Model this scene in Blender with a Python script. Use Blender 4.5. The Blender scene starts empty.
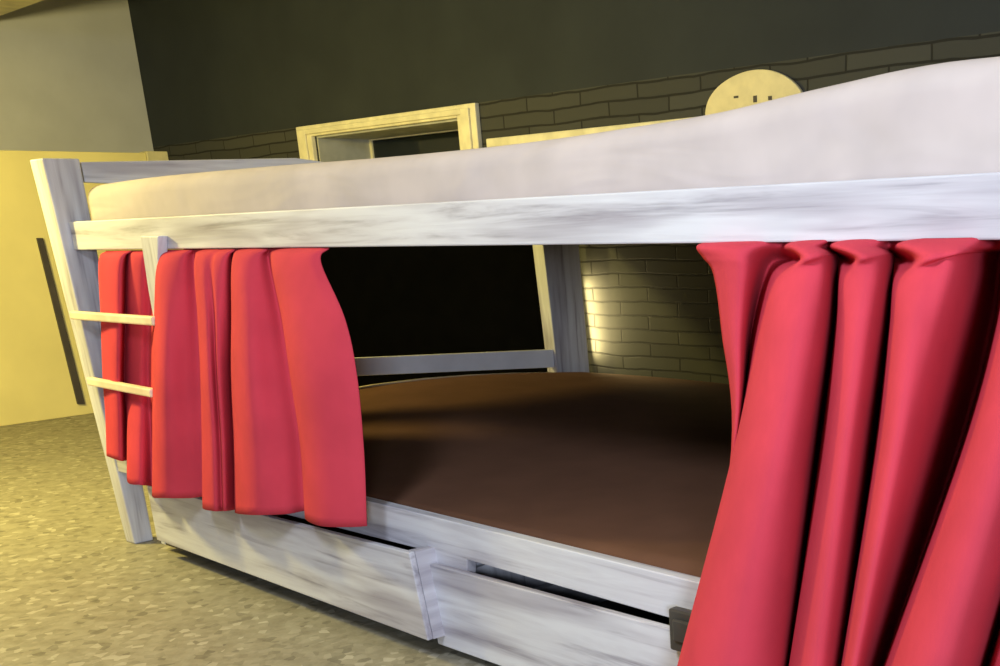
import bpy, bmesh, math, random
from mathutils import Vector, Matrix
random.seed(7)
scn = bpy.context.scene
C = scn.collection
scn.view_settings.view_transform = 'Standard'
scn.view_settings.look = 'None'
scn.view_settings.gamma = 1
scn.view_settings.exposure = 0.0
scn.view_settings.use_curve_mapping = False

# ------------------------------------------------------------------ camera
CAM = Vector((4.922, -1.924, 1.25))
YAW, PITCH, ROLL = 0.71027, -0.31781, -0.03351
F, SX, SY = 1138.66, 213.33, 257.57
fw = Vector((-math.sin(YAW)*math.cos(PITCH), math.cos(YAW)*math.cos(PITCH), math.sin(PITCH)))
r0 = Vector((math.cos(YAW), math.sin(YAW), 0)); u0 = r0.cross(fw)
rt = r0*math.cos(ROLL) + u0*math.sin(ROLL)
up = -r0*math.sin(ROLL) + u0*math.cos(ROLL)
cd = bpy.data.cameras.new('camera'); cam = bpy.data.objects.new('camera', cd); C.objects.link(cam)
M = Matrix((rt, up, -fw)).transposed().to_4x4(); M.translation = CAM
cam.matrix_world = M
cd.sensor_width = 36; cd.lens = F*36/1000
cd.shift_x = -SX/1000; cd.shift_y = SY/1000
cd.clip_start = .02
scn.camera = cam

def U(px, py, ax, val):
    """where the line of sight through a photo point meets the plane ax = val"""
    v = fw + rt*((px-500-SX)/F) - up*((py-333-SY)/F)
    i = 'xyz'.index(ax)
    return CAM + v*((val-CAM[i])/v[i])

# ------------------------------------------------------------------ materials
def new_mat(name, rough=.6, spec=.3):
    m = bpy.data.materials.new(name); m.use_nodes = True
    nt = m.node_tree; b = nt.nodes['Principled BSDF']
    b.inputs['Roughness'].default_value = rough
    b.inputs['Specular IOR Level'].default_value = spec
    return m, nt, b
def N(nt, t, **kw):
    n = nt.nodes.new(t)
    for k, v in kw.items():
        if k in n.inputs: n.inputs[k].default_value = v
        else: setattr(n, k, v)
    return n
def coords(nt, scale=(1, 1, 1)):
    tc = N(nt, 'ShaderNodeTexCoord'); mp = N(nt, 'ShaderNodeMapping')
    mp.inputs['Scale'].default_value = scale
    nt.links.new(tc.outputs['Object'], mp.inputs['Vector'])
    return mp.outputs['Vector']
def ramp(nt, fac, stops):
    r = N(nt, 'ShaderNodeValToRGB'); e = r.color_ramp.elements
    while len(e) < len(stops): e.new(.5)
    for el, (p, c) in zip(e, stops):
        el.position = p; el.color = (*c, 1)
    nt.links.new(fac, r.inputs['Fac']); return r.outputs['Color']
def bump(nt, b, h, strength=.2, dist=.01):
    bp = N(nt, 'ShaderNodeBump'); bp.inputs['Strength'].default_value = strength; bp.inputs['Distance'].default_value = dist
    nt.links.new(h, bp.inputs['Height']); nt.links.new(bp.outputs['Normal'], b.inputs['Normal'])
def mixc(nt, fac, a, b, mode='MIX'):
    m = N(nt, 'ShaderNodeMix', data_type='RGBA', blend_type=mode)
    if isinstance(fac, float): m.inputs['Factor'].default_value = fac
    else: nt.links.new(fac, m.inputs['Factor'])
    for k, v in (('A', a), ('B', b)):
        s = [i for i in m.inputs if i.name == k and i.type == 'RGBA'][0]
        if isinstance(v, tuple): s.default_value = (*v, 1)
        else: nt.links.new(v, s)
    return [o for o in m.outputs if o.type == 'RGBA'][0]

def wood(name, axis):
    m, nt, b = new_mat(name, .55, .3)
    sc = [26, 26, 26]; sc['xyz'.index(axis)] = 1.5
    n1 = N(nt, 'ShaderNodeTexNoise', Scale=1.0, Detail=5, Roughness=.6, Distortion=.5)
    nt.links.new(coords(nt, sc), n1.inputs['Vector'])
    sc2 = [9, 9, 9]; sc2['xyz'.index(axis)] = 1.1
    n2 = N(nt, 'ShaderNodeTexNoise', Scale=1.0, Detail=3, Roughness=.55)
    nt.links.new(coords(nt, sc2), n2.inputs['Vector'])
    c1 = ramp(nt, n1.outputs['Fac'], [(.30, (.31, .30, .35)), (.45, (.55, .55, .61)), (.6, (.63, .64, .70))])
    c2 = ramp(nt, n2.outputs['Fac'], [(.34, (.52, .48, .52)), (.52, (1, 1, 1))])
    nt.links.new(mixc(nt, .75, c1, c2, 'MULTIPLY'), b.inputs['Base Color'])
    bump(nt, b, n1.outputs['Fac'], .25, .004)
    return m
WX, WY, WZ = wood('whitewashed_wood_long', 'x'), wood('whitewashed_wood_cross', 'y'), wood('whitewashed_wood_upright', 'z')

def plain(name, col, rough=.6, spec=.3, vary=.12, scale=8):
    m, nt, b = new_mat(name, rough, spec)
    n = N(nt, 'ShaderNodeTexNoise', Scale=scale, Detail=4)
    nt.links.new(coords(nt), n.inputs['Vector'])
    lo = tuple(c*(1-vary) for c in col); hi = tuple(min(1, c*(1+vary)) for c in col)
    nt.links.new(ramp(nt, n.outputs['Fac'], [(.35, lo), (.65, hi)]), b.inputs['Base Color'])
    return m
def fabric(name, col, weave=420, rough=.9, vary=.06, crease=0):
    m, nt, b = new_mat(name, rough, .1)
    n = N(nt, 'ShaderNodeTexNoise', Scale=6, Detail=3)
    nt.links.new(coords(nt), n.inputs['Vector'])
    lo = tuple(c*(1-vary) for c in col); hi = tuple(min(1, c*(1+vary)) for c in col)
    nt.links.new(ramp(nt, n.outputs['Fac'], [(.35, lo), (.65, hi)]), b.inputs['Base Color'])
    w = N(nt, 'ShaderNodeTexNoise', Scale=weave, Detail=1)
    nt.links.new(coords(nt), w.inputs['Vector'])
    if crease:
        n3 = N(nt, 'ShaderNodeTexNoise', Scale=crease, Detail=2, Distortion=.8)
        nt.links.new(coords(nt, (.6, 1, 2.2)), n3.inputs['Vector'])
        bump(nt, b, n3.outputs['Fac'], .35, .05)
    else:
        bump(nt, b, w.outputs['Fac'], .15, .002)
    return m
RED = fabric('red_curtain_cloth', (.55, .050, .080))
SHEET = fabric('pale_lilac_sheet', (.51, .45, .445), crease=3.0)
BROWN = fabric('brown_sheet', (.135, .066, .041))
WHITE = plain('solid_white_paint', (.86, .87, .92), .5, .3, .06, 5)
FRAME = plain('cream_paint', (.80, .74, .52), .5)
LIGHTWOOD = plain('light_raw_wood', (.80, .68, .50), .5)
BLACK = plain('flat_black', (.0025, .0025, .003), .8, .0)
DARKMETAL = plain('dark_metal', (.06, .055, .05), .45)
DARKWOOD = plain('dark_wood', (.05, .04, .035), .7)
DARKSTRIP = plain('dark_grey_strip', (.07, .06, .055), .6)
PLAQUE = plain('pale_yellow_plaque', (.80, .70, .40), .6, .2, .07, 12)
CAP = plain('dado_cap', (.62, .56, .32), .6)
BEAM = plain('cream_beam', (.75, .68, .40), .6)
CEIL = plain('ceiling_white', (.62, .61, .58), .9)
REVEAL = plain('reveal_plaster', (.45, .45, .40), .8)

WALLY = 2.84          # face of the back wall
def wall_mat():
    m, nt, b = new_mat('dark_grey_painted_brick', .75, .2)
    tc = N(nt, 'ShaderNodeTexCoord')
    sep = N(nt, 'ShaderNodeSeparateXYZ'); nt.links.new(tc.outputs['Object'], sep.inputs[0])
    cmb = N(nt, 'ShaderNodeCombineXYZ')
    nt.links.new(sep.outputs['X'], cmb.inputs['X']); nt.links.new(sep.outputs['Z'], cmb.inputs['Y'])
    nz = N(nt, 'ShaderNodeTexNoise', Scale=2.2, Detail=3)
    nt.links.new(tc.outputs['Object'], nz.inputs['Vector'])
    off = N(nt, 'ShaderNodeVectorMath', operation='SCALE'); off.inputs['Scale'].default_value = .045
    nt.links.new(nz.outputs['Color'], off.inputs[0])
    add = N(nt, 'ShaderNodeVectorMath', operation='ADD')
    nt.links.new(cmb.outputs[0], add.inputs[0]); nt.links.new(off.outputs[0], add.inputs[1])
    br = N(nt, 'ShaderNodeTexBrick')
    for k, v in (('Scale', 1.0), ('Mortar Size', .006), ('Mortar Smooth', .3), ('Brick Width', .44), ('Row Height', .075), ('Bias', 0.0)):
        br.inputs[k].default_value = v
    br.inputs['Color1'].default_value = (.066, .067, .060, 1); br.inputs['Color2'].default_value = (.050, .051, .046, 1)
    br.inputs['Mortar'].default_value = (.022, .022, .020, 1)
    nt.links.new(add.outputs[0], br.inputs['Vector'])
    # smooth plaster above the brick courses
    st = N(nt, 'ShaderNodeMath', operation='GREATER_THAN'); st.inputs[1].default_value = BRICKTOP
    nt.links.new(sep.outputs['Z'], st.inputs[0])
    n2 = N(nt, 'ShaderNodeTexNoise', Scale=3, Detail=4); nt.links.new(tc.outputs['Object'], n2.inputs['Vector'])
    pl = ramp(nt, n2.outputs['Fac'], [(.3, (.027, .032, .037)), (.7, (.034, .040, .045))])
    nt.links.new(mixc(nt, st.outputs[0], br.outputs['Color'], pl), b.inputs['Base Color'])
    inv = N(nt, 'ShaderNodeMath', operation='SUBTRACT'); inv.inputs[0].default_value = 1
    nt.links.new(br.outputs['Fac'], inv.inputs[1])
    mx = N(nt, 'ShaderNodeMath', operation='MAXIMUM'); nt.links.new(inv.outputs[0], mx.inputs[0]); nt.links.new(st.outputs[0], mx.inputs[1])
    bump(nt, b, mx.outputs[0], .6, .012)
    return m
BRICKTOP = (U(480, 101, 'y', WALLY).z + U(1000, 33, 'y', WALLY).z)/2
WALL = wall_mat()

LEFTW = plain('left_wall_paint', (.58, .58, .56), .85, .2, .05, 2.5)
YELLOW = plain('yellow_partition_paint', (.80, .70, .31), .75, .2, .04, 2.5)

def floor_mat():
    m, nt, b = new_mat('speckled_stone_floor', .6, .3)
    v = coords(nt, (1, 1, 1))
    vo = N(nt, 'ShaderNodeTexVoronoi', Scale=34); nt.links.new(v, vo.inputs['Vector'])
    vs = N(nt, 'ShaderNodeSeparateXYZ'); nt.links.new(vo.outputs['Color'], vs.inputs[0])
    c1 = ramp(nt, vs.outputs['X'], [(.0, (.07, .065, .05)), (.12, (.20, .185, .14)), (.5, (.27, .25, .19)), (.88, (.31, .29, .23)), (1, (.56, .53, .45))])
    n = N(nt, 'ShaderNodeTexNoise', Scale=14, Detail=5, Roughness=.7); nt.links.new(v, n.inputs['Vector'])
    c2 = ramp(nt, n.outputs['Fac'], [(.3, (.15, .135, .10)), (.5, (.27, .25, .19)), (.7, (.36, .34, .27))])
    nt.links.new(mixc(nt, .5, c1, c2), b.inputs['Base Color'])
    return m

# ------------------------------------------------------------------ mesh helpers
def link(name, me, m, parent=None, smooth=False):
    o = bpy.data.objects.new(name, me); C.objects.link(o)
    if m: me.materials.append(m)
    if parent:
        o.parent = parent
    if smooth:
        for p in me.polygons: p.use_smooth = True
    return o
def base_of(parent):
    v = Vector((0, 0, 0))
    while parent: v = v + parent.location; parent = parent.parent
    return v
def obj(name, bm, m, parent=None, smooth=False, bevel=0, subsurf=0):
    """one mesh object; coordinates arrive in world space"""
    o0 = base_of(parent)
    bmesh.ops.recalc_face_normals(bm, faces=bm.faces)
    if o0.length: bmesh.ops.translate(bm, verts=bm.verts, vec=-o0)
    me = bpy.data.meshes.new(name); bm.to_mesh(me); bm.free()
    o = link(name, me, m, parent, smooth)
    if bevel:
        b = o.modifiers.new('bevel', 'BEVEL'); b.width = bevel; b.segments = 2; b.limit_method = 'ANGLE'
    if subsurf:
        s = o.modifiers.new('sub', 'SUBSURF'); s.levels = s.render_levels = subsurf
    return o
def hexa(bm, pts):
    """pts: bottom 4 (ccw) then top 4"""
    v = [bm.verts.new(p) for p in pts]
    for f in ((3, 2, 1, 0), (4, 5, 6, 7), (0, 1, 5, 4), (1, 2, 6, 5), (2, 3, 7, 6), (3, 0, 4, 7)):
        bm.faces.new([v[i] for i in f])
def box(bm, x0, x1, y0, y1, z0, z1):
    hexa(bm, [(x0, y0, z0), (x1, y0, z0), (x1, y1, z0), (x0, y1, z0), (x0, y0, z1), (x1, y0, z1), (x1, y1, z1), (x0, y1, z1)])
def B(*a):
    bm = bmesh.new(); box(bm, *a); return bm
def prism(bm, poly, off):
    """extrude a planar polygon (list of Vectors) by off"""
    n = len(poly); a = [bm.verts.new(p) for p in poly]; b = [bm.verts.new(Vector(p)+Vector(off)) for p in poly]
    bm.faces.new(a); bm.faces.new(b[::-1])
    for i in range(n): bm.faces.new((a[i], a[(i+1) % n], b[(i+1) % n], b[i]))
def empty(name, loc, label, cat, group=None):
    o = bpy.data.objects.new(name, None); C.objects.link(o); o.location = loc; o.empty_display_size = .1
    o['label'] = label; o['category'] = cat
    if group: o['group'] = group
    return o
def tag(o, label, cat, group=None):
    o['label'] = label; o['category'] = cat
    if group: o['group'] = group
    return o
def struct(name, bm, m, parent=None, **k):
    o = obj(name, bm, m, parent, **k)
    if parent is None: o['kind'] = 'structure'
    return o
def lerp(a, b, t): return a+(b-a)*t
def interp(tab, x):
    """smooth (Catmull-Rom style) interpolation in a sorted table [(x, y)]"""
    if x <= tab[0][0]: return tab[0][1]
    if x >= tab[-1][0]: return tab[-1][1]
    for i in range(len(tab)-1):
        if tab[i][0] <= x <= tab[i+1][0]:
            x0, y0 = tab[i]; x1, y1 = tab[i+1]; h = x1-x0; t = (x-x0)/h
            m0 = (y1-tab[i-1][1])/(x1-tab[i-1][0]) if i > 0 else (y1-y0)/h
            m1 = (tab[i+2][1]-y0)/(tab[i+2][0]-x0) if i+2 < len(tab) else (y1-y0)/h
            return ((2*t**3-3*t*t+1)*y0 + (t**3-2*t*t+t)*h*m0 + (-2*t**3+3*t*t)*y1 + (t**3-t*t)*h*m1)

# ------------------------------------------------------------------ the room
CORNER = (U(130, 5, 'y', WALLY)+U(152, 150, 'y', WALLY))/2
XW = CORNER.x
XP = U(40, 421, 'z', 0).x          # face of the yellow partition in front of the left wall
ZP = U(100, 152, 'x', XP).z
H = 3.45
struct('floor', B(XW-.6, 9, -6, WALLY+.6, -.1, 0), floor_mat())
struct('wall_left', B(XW-.2, XW, -6, WALLY+.2, 0, H), LEFTW)
struct('ceiling', B(XW-.6, 9, -6, WALLY+.6, H, H+.1), CEIL)
# back wall with the window opening
wl, wr = U(300, 128, 'y', WALLY), U(479, 102, 'y', WALLY)
ztop_w = (wl.z+wr.z)/2
il, ir = U(317, 140, 'y', WALLY).x, U(463, 120, 'y', WALLY).x
zin = (U(330, 137, 'y', WALLY).z + U(450, 117, 'y', WALLY).z)/2
zsill = 1.50
bm = bmesh.new()
y0, y1 = WALLY, WALLY+.55
for (a, b, c, d) in ((XW, il, 0, H), (ir, 9, 0, H), (il, ir, zin, H), (il, ir, 0, zsill)):
    box(bm, a, b, y0, y1, c, d)
bmesh.ops.remove_doubles(bm, verts=bm.verts, dist=1e-5)
struct('wall_back', bm, WALL)
# window: moulded frame, deep lining, dark pane
lo, hi = 0.05, .5
for _ in range(40):
    mid = (lo+hi)/2
    if U(372, 136, 'y', WALLY+mid).x > il: lo = mid
    else: hi = mid
DEP = min(max(lo, .08), .48)
print('window recess', DEP, il, ir, zin)
def frame_bm(xa, xb, za, zb, w, ya, yb, wt=None):
    wt = wt or w; bm = bmesh.new()
    box(bm, xa, xa+w, ya, yb, za, zb); box(bm, xb-w, xb, ya, yb, za, zb)
    box(bm, xa+w, xb-w, ya, yb, zb-wt, zb); box(bm, xa+w, xb-w, ya, yb, za, za+wt)
    return bm
wt = ztop_w-zin
wb = frame_bm(wl.x, wr.x, zsill-.08, ztop_w, .5*(il-wl.x+wr.x-ir), WALLY-.035, WALLY-.0005, wt)
win = struct('window_1', wb, FRAME, bevel=.006)
g = frame_bm(wl.x+.05, wr.x-.05, zsill-.04, ztop_w-.025, .08, WALLY-.05, WALLY-.0355, wt*.45)
struct('frame_moulding', g, FRAME, win, bevel=.005)
lining = bmesh.new()
t = .012
box(lining, il, il+t, WALLY, WALLY+DEP, zsill, zin); box(lining, ir-t, ir, WALLY, WALLY+DEP, zsill, zin)
box(lining, il+t, ir-t, WALLY, WALLY+DEP, zin-t, zin); box(lining, il+t, ir-t, WALLY, WALLY+DEP, zsill, zsill+t)
struct('window_lining', lining, REVEAL, win)
sash = frame_bm(il+t, ir-t, zsill+t, zin-t, .03, WALLY+DEP-.04, WALLY+DEP-.005, .008)
struct('window_sash', sash, FRAME, win)
gm, nt, b = new_mat('dark_window_glass', .08, .5); b.inputs['Base Color'].default_value = (.006, .010, .012, 1)
struct('window_pane', B(il+t+.025, ir-t-.025, WALLY+DEP-.028, WALLY+DEP-.02, zsill+t+.006, zin-t-.006), gm, win)
# flat black panel filling the black area behind the foot of the bed, dado cap, ledge, ceiling beam, dark strip
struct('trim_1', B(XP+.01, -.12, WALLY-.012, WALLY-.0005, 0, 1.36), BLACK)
ype = U(146, 154, 'x', XP).y
struct('wall_foot', B(XP-.10, XP, -6, ype, 0, ZP), YELLOW, bevel=.006)
struct('trim_2', B(XP-.11, XP+.01, ype+.001, ype+.16, 0, ZP+.012), CAP, bevel=.006)
la = U(486, 143, 'y', WALLY-.05); lb = U(702, 111, 'y', WALLY-.05)
struct('trim_3', B(la.x, lb.x, WALLY-.05, WALLY-.0005, (la.z+lb.z)/2-.05, (la.z+lb.z)/2), FRAME, bevel=.006)
BZ = 2.75
b0 = U(0, 17, 'z', BZ); b1 = U(28, 6, 'z', BZ)
print('beam', b0, b1)
yb = (b0.y+b1.y)/2
struct('trim_4', B(XW, 9, yb-.25, yb, BZ, H), BEAM, bevel=.01)
bm = bmesh.new()
q = [U(a_, b_, 'x', XP+.001) for a_, b_ in ((36, 238), (42, 238), (84, 404), (77, 404))]
prism(bm, q, (.02, 0, 0))
struct('trim_5', bm, DARKSTRIP)

# ------------------------------------------------------------------ the bunk bed
XR = 5.05            # far (right) end, beyond the picture
RY = .024            # front face of the side rails
bed = empty('bunk_bed', (2.5, 1.35, 0), 'whitewashed wooden bunk bed with drawers below and red curtains hung from its upper rail', 'bunk bed')
def post(a, b, c, d, thick_b, thick_t, zb, zt, name='post'):
    """a,b: front edge top/bottom points on the inner face; c,d: rear edge"""
    def ext(p, q, z): return p+(q-p)*((z-p.z)/(q.z-p.z))
    A, Bq, Cc, D = ext(a, b, zt), ext(a, b, zb), ext(c, d, zt), ext(c, d, zb)
    o = lambda v, t: v+Vector((-t, 0, 0))
    bm = bmesh.new()
    hexa(bm, [o(Bq, thick_b), Bq, D, o(D, thick_b), o(A, thick_t), A, Cc, o(Cc, thick_t)])
    return obj(name, bm, WZ, bed, bevel=.006)
X0 = 0.0
pa, pb = U(42, 158, 'x', X0), U(134, 541, 'x', X0)
pc, pd = U(80, 161, 'x', X0), U(154, 541, 'x', X0)
print('near post', pa, pb, pc, pd)
post(pa, pb, pc, pd, .085, .125, 0, pa.z)
qa, qb, qc, qd = U(543, 245, 'x', X0), U(558, 374, 'x', X0), U(579, 244, 'x', X0), U(590, 374, 'x', X0)
print('back post', qa, qb, qc, qd)
post(qa, qb, qc, qd, .09, .09, 0, 1.45)
for y in (0.0, 2.6):
    obj('post', B(XR, XR+.09, y, y+.14, 0, 1.54), WZ, bed, bevel=.006)
# side rails of the upper bunk
r1, r2 = U(70, 250, 'y', RY), U(1000, 240, 'y', RY); t1, t2 = U(67, 222, 'y', RY), U(1000, 172, 'y', RY)
print('rail', r1, t1, r2, t2)
def ext_x(p, q, x): return p+(q-p)*((x-p.x)/(q.x-p.x))
xl = max(r1.x, X0+.001)
bm = bmesh.new()
prism(bm, [ext_x(r1, r2, xl), ext_x(r1, r2, XR-.001), ext_x(t1, t2, XR-.001), ext_x(t1, t2, xl)], (0, .035, 0))
obj('side_rail', bm, WX, bed, bevel=.004)
obj('side_rail', B(X0+.001, XR-.001, 2.66, 2.70, 1.19, 1.32), WX, bed, bevel=.004)
# boards under the upper mattress
obj('bunk_base', B(X0+.002, XR-.002, RY+.037, 2.658, 1.205, 1.225), DARKWOOD, bed)
# end rails
e1, e2 = U(82, 162, 'x', -.03), U(300, 158, 'x', -.03)
f1, f2 = U(88, 180, 'x', -.03), U(200, 172, 'x', -.03)
print('end rail', e1, e2, f1, f2)
def ext_y(p, q, y): return p+(q-p)*((y-p.y)/(q.y-p.y))
bm = bmesh.new()
zt_ = lambda y: ext_y(e1, e2, y).z
ya, ye = e1.y-.004, 2.52
th = .075
prism(bm, [Vector((-.03, ya, e1.z-th)), Vector((-.03, ye, 1.335)), Vector((-.03, ye, 1.40)), Vector((-.03, 1.06, e2.z)), Vector((-.03, ya, e1.z))], (-.03, 0, 0))
obj('end_rail', bm, WY, bed, bevel=.004)
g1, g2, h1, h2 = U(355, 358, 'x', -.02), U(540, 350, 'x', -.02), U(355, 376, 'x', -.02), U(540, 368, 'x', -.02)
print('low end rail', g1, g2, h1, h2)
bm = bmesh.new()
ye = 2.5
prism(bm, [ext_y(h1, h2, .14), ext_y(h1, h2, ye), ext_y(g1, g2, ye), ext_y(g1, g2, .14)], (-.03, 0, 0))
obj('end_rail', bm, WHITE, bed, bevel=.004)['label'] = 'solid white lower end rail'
obj('end_rail', B(XR+.02, XR+.05, .14, 2.6, 1.40, 1.50), WY, bed, bevel=.004)
# lower side rail with the hand slot over the right drawer
l1, l2 = U(365, 500, 'y', RY), U(690, 584, 'y', RY)
zl = (l1.z+l2.z)/2
n1, n2 = U(466, 569, 'y', RY), U(672, 632, 'y', RY)
m1, m2 = U(466, 564, 'y', RY), U(672, 624, 'y', RY)
d1, d2 = U(425, 562, 'y', RY), U(290, 513, 'y', RY)
print('low rail', l1, l2, 'slot', n1, n2, m1, m2, 'drawer', d1, d2)
zs = .300
bm = bmesh.new()
zz = lambda x: ext_x(l1, l2, x).z
prism(bm, [Vector((X0+.001, RY, .318)), Vector((2.06, RY, .318)), Vector((2.07, RY, .27)), Vector((n1.x, RY, .27)), Vector((n1.x+.01, RY, m1.z+.014)), Vector((n2.x, RY, m2.z+.014)), Vector((n2.x+.01, RY, zs)),
           Vector((XR-.001, RY, zs)), Vector((XR-.001, RY, zz(4))), Vector((X0+.001, RY, zz(0.6)))], (0, .035, 0))
obj('side_rail', bm, WX, bed, bevel=.003)
obj('side_rail', B(X0+.001, XR-.001, 2.66, 2.70, .28, .40), WX, bed)
obj('bunk_base', B(X0+.002, XR-.002, RY+.037, 2.658, .312, .32), DARKWOOD, bed)
# two drawers, the left one drawn a little out
def drawer(xa, ya, xb, yb, zta, ztb, thick):
    bm = bmesh.new(); z0 = .012
    hexa(bm, [(xa, ya, z0), (xb, yb, z0), (xb, yb+thick, z0), (xa, ya+thick, z0), (xa, ya, zta), (xb, yb, ztb), (xb, yb+thick, ztb), (xa, ya+thick, zta)])
    fr = obj('drawer', bm, WX, bed, bevel=.004)
    bm = bmesh.new(); zt = min(zta, ztb)-.03
    y0_, y1_ = max(ya, yb)+thick+.001, ya+1.2
    box(bm, xa+.04, xa+.06, y0_, y1_, .03, zt); box(bm, xb-.06, xb-.04, y0_, y1_, .03, zt)
    box(bm, xa+.06, xb-.06, y1_-.02, y1_, .03, zt); box(bm, xa+.06, xb-.06, y0_, y1_-.02, .03, .045)
    obj('drawer_box', bm, DARKWOOD, fr)
    return fr
dl, dr = U(157, 540, 'y', .0), U(428, 641, 'y', -.065)
drt = U(409, 553, 'y', -.065)
d2l, d2b = U(423, 563, 'y', -.004), U(438, 644, 'y', -.004)
print('drawers', dl, dr, drt, d2l, d2b)
bm = bmesh.new(); tk = .02
hexa(bm, [dl, dr, dr+Vector((0, tk, 0)), dl+Vector((0, tk, 0)), Vector((dl.x, dl.y, .300)), drt, drt+Vector((0, tk, 0)), Vector((dl.x, dl.y+tk, .300))])
dw = obj('drawer', bm, WX, bed, bevel=.003)
bm = bmesh.new()
y_ = dr.y+tk+.001
hexa(bm, [(dr.x-.03, y_, dr.z), (dr.x, y_, dr.z), (dr.x+.03, 1.0, .03), (dr.x, 1.0, .03), (drt.x-.03, y_, drt.z), (drt.x, y_, drt.z), (drt.x+.03, 1.0, .27), (drt.x, 1.0, .27)])
obj('drawer_side', bm, WY, dw)
obj('drawer_side', B(.2, .23, .06, 1.0, .03, .27), WY, dw)
obj('drawer_bottom', B(.24, drt.x-.04, .06, 1.0, .03, .04), DARKWOOD, dw)
obj('drawer_back', B(.24, drt.x-.04, .97, 1.0, .045, .27), DARKWOOD, dw)
bm = bmesh.new(); xl2, yf2 = max(d2l.x, dr.x+.035), -.004
hexa(bm, [(d2b.x, yf2, d2b.z), (4.35, yf2, .012), (4.35, yf2+.024, .012), (d2b.x, yf2+.024, d2b.z), (d2l.x, yf2, d2l.z+.002), (4.35, yf2, .287), (4.35, yf2+.024, .287), (d2l.x, yf2+.024, d2l.z+.002)])
dw = obj('drawer', bm, WX, bed, bevel=.003)
obj('drawer_side', B(d2b.x+.1, d2b.x+.13, .07, 1.0, .03, .15), WY, dw)
obj('drawer_side', B(4.25, 4.28, .03, 1.0, .03, .26), WY, dw)
obj('drawer_bottom', B(d2b.x+.14, 4.24, .03, 1.0, .03, .04), DARKWOOD, dw)
obj('drawer_divider', B(d2b.x+.0, d2b.x+.04, RY+.037, RY+.3, 0.0, .25), WZ, bed)
obj('drawer_divider', B(4.4, 4.46, RY, RY+.3, 0.0, .298), WZ, bed)
# dark latch at the end of the slot
k0, k1 = U(669, 608, 'y', -.03), U(688, 654, 'y', -.03)
lt = bmesh.new(); box(lt, k0.x-.0, k1.x+.05, -.034, -.0045, k1.z, k0.z)
box(lt, k0.x+.02, k1.x+.05, -.045, -.034, k1.z+.03, k0.z-.02)
obj('latch', lt, DARKMETAL, bed, bevel=.005)['label'] = 'small dark metal latch'
# ladder at the foot end: stile and rungs
sa, sb, sc_, sd = U(140, 236, 'y', -.011), U(158, 236, 'y', -.011), U(148, 290, 'y', -.011), U(158, 290, 'y', -.011)
print('stile', sa, sb, sc_, sd)
bm = bmesh.new()
def ez(p, q, z): return p+(q-p)*((z-p.z)/(q.z-p.z))
prism(bm, [Vector((sc_.x, sc_.y, .655)), Vector((sd.x, sd.y, .655)), sd, sb, sa, sc_], (0, .035, 0))
obj('ladder_stile', bm, WZ, bed, bevel=.004)
for (xa_, ya_, xb_, yb_) in ((73, 315, 156, 321), (90, 381, 154, 393)):
    a, b_ = U(xa_, ya_, 'y', -.035), U(xb_, yb_, 'y', -.035)
    print('rung', a, b_)
    bm = bmesh.new(); hh = .016
    hexa(bm, [a+Vector((0, -.014, -hh)), b_+Vector((0, -.014, -hh)), b_+Vector((0, .014, -hh)), a+Vector((0, .014, -hh)),
              a+Vector((0, -.014, hh)), b_+Vector((0, -.014, hh)), b_+Vector((0, .014, hh)), a+Vector((0, .014, hh))])
    obj('rung', bm, LIGHTWOOD, bed, bevel=.006)

# ------------------------------------------------------------------ mattresses
def mattress(name, x0, x1, y0, y1, z0, ztop, mat, label, cat, rad=.06, nx=120):
    """rounded-rectangle section swept along x; ztop(x, y)"""
    bm = bmesh.new(); rings = []
    ring_y = []
    K = 6
    for i in range(nx+1):
        u = i/nx; x = x0+(x1-x0)*u
        e = min(x-x0, x1-x); inset = 0
        if e < rad: inset = rad-math.sqrt(max(0, rad*rad-(rad-e)**2))
        pts = []
        ya, yb_ = y0+inset*.8, y1-inset*.8
        za = z0+inset*.25
        zf = lambda y: ztop(x, y)-inset
        r = rad
        # bottom front -> up front -> top -> down back
        pts.append((ya+r*.4, za)); pts.append((ya+.01, za+.012))
        ztf = zf(ya+r)
        for k in range(1, 4): pts.append((ya, lerp(za+.02, ztf-r, k/3)))
        for k in range(1, K+1):
            a = math.pi/2*k/K; pts.append((ya+r-r*math.cos(a), ztf-r+r*math.sin(a)))
        for k in range(1, 13):
            y = lerp(ya+r, yb_-r, k/12); pts.append((y, zf(y)))
        ztb = zf(yb_-r)
        for k in range(1, K+1):
            a = math.pi/2*k/K; pts.append((yb_-r+r*math.sin(a), ztb-r+r*math.cos(a)))
        pts.append((yb_, za+.02)); pts.append((yb_-r*.4, za))
        rings.append([bm.verts.new((x, y, z)) for y, z in pts])
    n = len(rings[0])
    for a, b in zip(rings, rings[1:]):
        for j in range(n): bm.faces.new((a[j], a[(j+1) % n], b[(j+1) % n], b[j]))
    bm.faces.new(rings[0]); bm.faces.new(rings[-1][::-1])
    return tag(obj(name, bm, mat, smooth=True), label, cat)
MY = RY+.045
prof = []
for px, py in ((88, 186), (150, 177), (280, 165), (370, 158), (464, 149), (540, 140), (620, 128), (715, 112), (802, 91), (850, 80), (894, 70), (945, 61), (1000, 55)):
    p = U(px, py, 'y', MY+.035); prof.append((p.x, p.z))
prof.append((5.0, prof[-1][1]-.01))
print('mattress prof', [(round(a, 2), round(b, 3)) for a, b in prof])
mx0 = U(84, 205, 'y', MY).x
mattress('mattress', max(mx0, .015), XR-.03, MY, 2.62, 1.227, lambda x, y: interp(prof, x)-.02*max(0, (y-1.6)), SHEET,
         'upper bunk mattress in a pale lilac grey fitted sheet swelling up to the right', 'mattress', rad=.055)
p1, p2 = U(362, 386, 'x', .02), U(588, 373, 'x', .02)
print('lower mattress', p1, p2)
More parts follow.
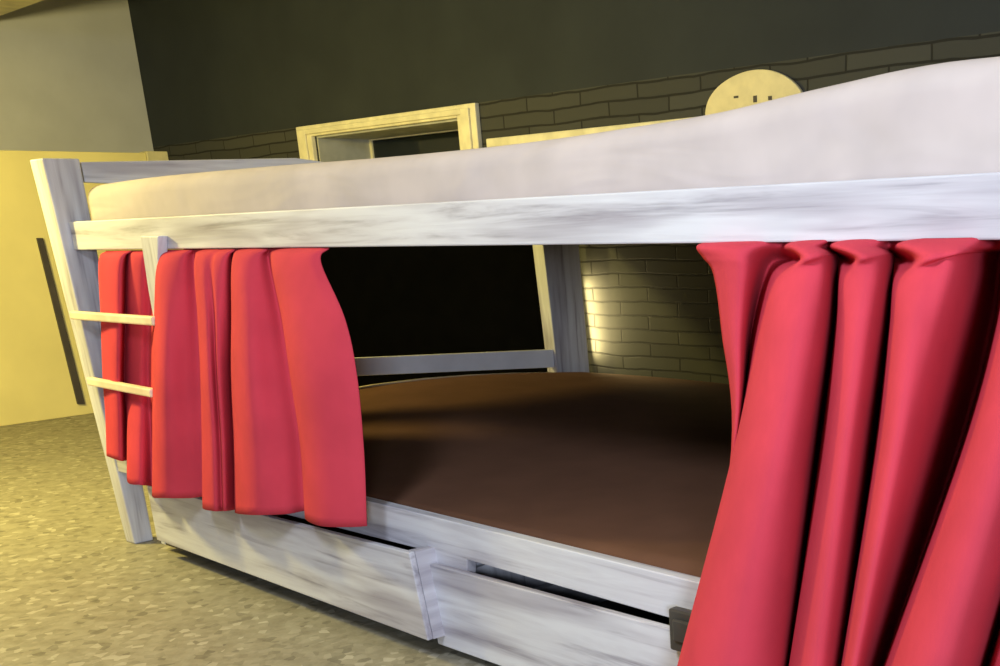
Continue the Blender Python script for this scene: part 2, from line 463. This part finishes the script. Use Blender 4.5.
def ztl(x, y):
    z = .425+lerp(.095, .045, min(1, x/1.6))*math.sin(math.pi*min(max(y/2.6, 0), 1))
    return z+.01*math.sin(x*2.1)
bm = bmesh.new()
prism(bm, [Vector((-.03, .14, .30)), Vector((-.03, 2.47, .30))]+[Vector((-.03, y, ztl(.02, y)-.006)) for y in (2.47, 2.2, 1.9, 1.6, 1.3, 1.0, .7, .4, .14)], (.025, 0, 0))
obj('foot_slat', bm, LIGHTWOOD, bed, bevel=.003)
mattress('mattress', .02, XR-.03, MY, 2.64, .322, ztl, BROWN, 'lower bunk mattress covered in a dark brown sheet', 'mattress', rad=.06)

# ------------------------------------------------------------------ curtains
def cloth(name, rows, cols, label, sub=6, vsub=8, thick=.004):
    """cols[j] = list of (px, py or None, y) per row; a sheet through those points"""
    ncol = len(cols); nrow = len(cols[0])
    P = [[Vector(c) for c in col] for col in cols]
    def cr(p0, p1, p2, p3, t):
        return .5*((2*p1)+(p2-p0)*t+(2*p0-5*p1+4*p2-p3)*t*t+(3*p1-p0-3*p2+p3)*t**3)
    def spline(L, sub):
        out = []
        for i in range(len(L)-1):
            p0 = L[i-1] if i else L[0]*2-L[1]; p3 = L[i+2] if i+2 < len(L) else L[-1]*2-L[-2]
            for k in range(sub): out.append(cr(p0, L[i], L[i+1], p3, k/sub))
        out.append(L[-1]); return out
    V = [spline(col, vsub) for col in P]                  # down each column
    G = list(zip(*V))                                      # rows
    G = [spline(list(r), sub) for r in G]
    bm = bmesh.new()
    vs = [[bm.verts.new(p) for p in r] for r in G]
    for a, b in zip(vs, vs[1:]):
        for j in range(len(a)-1): bm.faces.new((a[j], a[j+1], b[j+1], b[j]))
    o = obj(name, bm, RED, smooth=True)
    s = o.modifiers.new('thick', 'SOLIDIFY'); s.thickness = thick; s.offset = 0
    return tag(o, label, 'curtain')

ZT = 1.196    # gathered top, just under the rail
# left curtain: (top px, mid px at row 375, bottom px, bottom py, depth top, depth mid, depth bottom)
L = [(99, 103, 107, 456, .01, -.005, -.02), (112, 113, 115, 459, -.005, -.03, -.04), (122, 120, 122, 461, .0, -.02, -.03), (127, 124, 128, 462, .05, .04, .02),
     (131, 131, 128, 482, .02, .025, -.085), (142, 141, 141, 485, .025, .028, -.085), (153, 151, 153, 487, .05, .05, -.02),
     (158, 155, 153, 497, -.005, -.075, -.11), (166, 165, 165, 498, -.016, -.105, -.14), (182, 186, 190, 498, .004, -.045, -.08), (195, 202, 206, 497, .05, .0, -.04),
     (195, 201, 203, 508, -.005, -.07, -.10), (203, 209, 214, 511, -.016, -.10, -.135), (212, 216, 222, 511, -.004, -.07, -.108), (216, 219, 225, 511, -.012, -.085, -.12),
     (226, 228, 233, 510, .004, -.04, -.07), (233, 234, 238, 509, .05, .02, -.03),
     (233, 232, 236, 513, -.005, -.07, -.10), (243, 248, 254, 515, -.018, -.115, -.15), (258, 274, 286, 514, .006, -.05, -.09), (270, 292, 306, 511, .05, .0, -.03),
     (273, 291, 306, 519, -.005, -.085, -.12), (286, 306, 321, 526, -.02, -.12, -.155), (308, 338, 350, 527, -.01, -.09, -.125), (321, 357, 367, 526, .01, -.06, -.095)]
cols = []
for (tx, mx_, bx, by, yt, ym, yb_) in L:
    top = U(tx, 253, 'y', yt); top = Vector((top.x, .036+yt*.3, ZT))
    r1_ = U(tx, 262, 'y', yt); 
    q = lerp(tx, mx_, .55) + (4 if tx > 310 else 0)
    cols.append([top, r1_, U(q, 318, 'y', lerp(yt, ym, .6)), U(mx_, 375, 'y', ym), U(lerp(mx_, bx, .7), lerp(375, by, .5), 'y', lerp(ym, yb_, .5)), U(bx, by, 'y', yb_)])
cloth('curtain', None, cols, 'short red curtain gathered at the foot end of the bunk, behind the ladder rungs')
# right curtain
Rr = [(697, 714, 722, 732, 700, .01, .00), (725, 730, 733, 734, 698, -.03, -.04), (750, 748, 744, 736, 696, -.02, .0), (782, 766, 752, 737, 694, .12, .16),
      (790, 777, 762, 735, 678, -.01, -.08), (800, 790, 777, 752, 695, -.05, -.20), (815, 812, 803, 783, 735, -.05, -.22), (826, 828, 824, 808, 778, .0, -.10), (838, 838, 834, 818, 792, .16, .20),
      (838, 842, 838, 824, 790, -.01, -.08), (850, 853, 849, 836, 805, -.05, -.19), (870, 873, 868, 853, 825, -.04, -.18), (884, 887, 882, 866, 840, .03, -.04), (895, 894, 888, 874, 846, .17, .18),
      (900, 896, 891, 877, 842, -.01, -.09), (915, 908, 900, 885, 848, -.06, -.22), (942, 932, 922, 902, 858, -.06, -.23), (968, 962, 948, 922, 868, -.01, -.10), (1000, 1000, 990, 958, 884, .30, .26),
      (1006, 1008, 1000, 966, 887, -.01, -.16), (1025, 1022, 1014, 984, 912, -.06, -.30), (1060, 1052, 1042, 1016, 950, -.05, -.30), (1082, 1076, 1064, 1040, 978, .02, -.14), (1096, 1086, 1074, 1050, 986, .20, .10),
      (1104, 1094, 1084, 1060, 1000, -.02, -.22), (1160, 1150, 1140, 1120, 1060, -.05, -.25), (1200, 1190, 1180, 1160, 1110, 0, -.15)]
cols = []
NECK = [704, 728, 748, 776, 798, 803, 815, 826, 838, 852, 858, 871, 886, 893, 911, 921, 943, 968, 1000, 1012]
DB = [0]*30; DN = [0]*30
for i_, v_ in ((4, 4), (5, 2), (6, -4), (7, -9), (8, -9), (9, 4), (10, 0), (11, -6), (12, -11), (13, -10), (14, 8), (15, 4), (16, -5), (17, -14), (18, -14)):
    DB[i_] = v_; DN[i_] = v_*.45
TOPS = [697, 725, 752, 780, 789, 797, 809, 818, 828, 834, 843, 860, 876, 890, 902, 916, 942, 970, 1000, 1006]
for j, (a, b_, c, d, e, yt, yb_) in enumerate(Rr):
    nk = NECK[j] if j < len(NECK) else lerp(a, b_, .5)
    a = TOPS[j] if j < len(TOPS) else a
    yn = .07 if j in (4, 9, 14) else yt
    top = U(a, 244, 'y', yt*.5); top = Vector((top.x, .04+yt*.3, ZT))
    f = [U(a, 247, 'y', yt*.5), U(nk, 258+DN[j], 'y', yn), U(b_, 274+DB[j], 'y', yt), U(c, 330, 'y', lerp(yt, yb_, .45)), U(d, 450, 'y', lerp(yt, yb_, .75)-.03), U(e, 666, 'y', min(yb_*.8-.13, -.02))]
    ext = f[-1]+(f[-1]-f[-2])*.28
    cols.append([top]+f+[ext])
cloth('curtain', None, cols, 'long red curtain in deep folds at the right, nearest the camera')

# ------------------------------------------------------------------ plaque on the wall
pl_t, pl_l, pl_r = U(754, 70, 'y', WALLY-.02), U(705, 106, 'y', WALLY-.02), U(805, 93, 'y', WALLY-.02)
cx = (pl_l.x+pl_r.x)/2; rx = (pl_r.x-pl_l.x)/2; zc = U(754, 112, 'y', WALLY-.02).z; rz = pl_t.z-zc
print('plaque', cx, rx, zc, rz)
bm = bmesh.new()
nn = 64; poly = []
for i in range(nn):
    a = 2*math.pi*i/nn; w = 1+.006*math.sin(5*a+1)
    poly.append(Vector((cx+rx*w*math.cos(a), WALLY-.0255, zc+rz*w*math.sin(a))))
prism(bm, poly, (0, .02, 0))
plq = tag(obj('wall_plaque', bm, PLAQUE, bevel=.004), 'oval pale yellow plaque against the dark brick wall, half hidden behind the upper mattress', 'plaque')
for px, py, w, h in ((736, 97, .028, .010), (755, 99, .022, .03), (770, 98, .022, .018)):
    p = U(px, py, 'y', WALLY-.027)
    obj('dark_mark', B(p.x-w/2, p.x+w/2, WALLY-.028, WALLY-.0256, p.z-h/2, p.z+h/2), DARKSTRIP, plq)

# ------------------------------------------------------------------ light
def light(name, typ, loc, energy, col, target=None, size=.3, **k):
    l = bpy.data.lights.new(name, typ); l.energy = energy; l.color = col
    if typ == 'AREA': l.size = size
    else: l.shadow_soft_size = size
    for a, v in k.items(): setattr(l, a, v)
    o = bpy.data.objects.new(name, l); C.objects.link(o); o.location = loc
    if target: o.rotation_euler = (Vector(target)-Vector(loc)).to_track_quat('-Z', 'Y').to_euler()
    return o
light('ceiling_lamp', 'AREA', (3.55, -2.1, 2.75), 66, (.82, .89, 1.0), (3.3, .3, .7), .5)
light('room_lamp', 'AREA', (6.9, -3.5, 1.58), 150, (.78, .87, 1.0), (1.5, .8, .85), .6)
light('warm_lamp', 'POINT', (-1.2, -1.0, 2.1), 385, (1, .82, .24), size=.15)
rl = light('brick_glow_fill', 'AREA', (-.075, WALLY-.05, .70), 6.5, (1, .80, .36), (1.0, WALLY+.12, .80), .03)  # added strip light without a lamp body, hidden behind the post to brighten the brick
rl.data.shape = 'RECTANGLE'; rl.data.size = .03; rl.data.size_y = .42
w = bpy.data.worlds.new('room_air'); scn.world = w; w.use_nodes = True
w.node_tree.nodes['Background'].inputs['Color'].default_value = (.75, .82, 1, 1)
w.node_tree.nodes['Background'].inputs['Strength'].default_value = .08
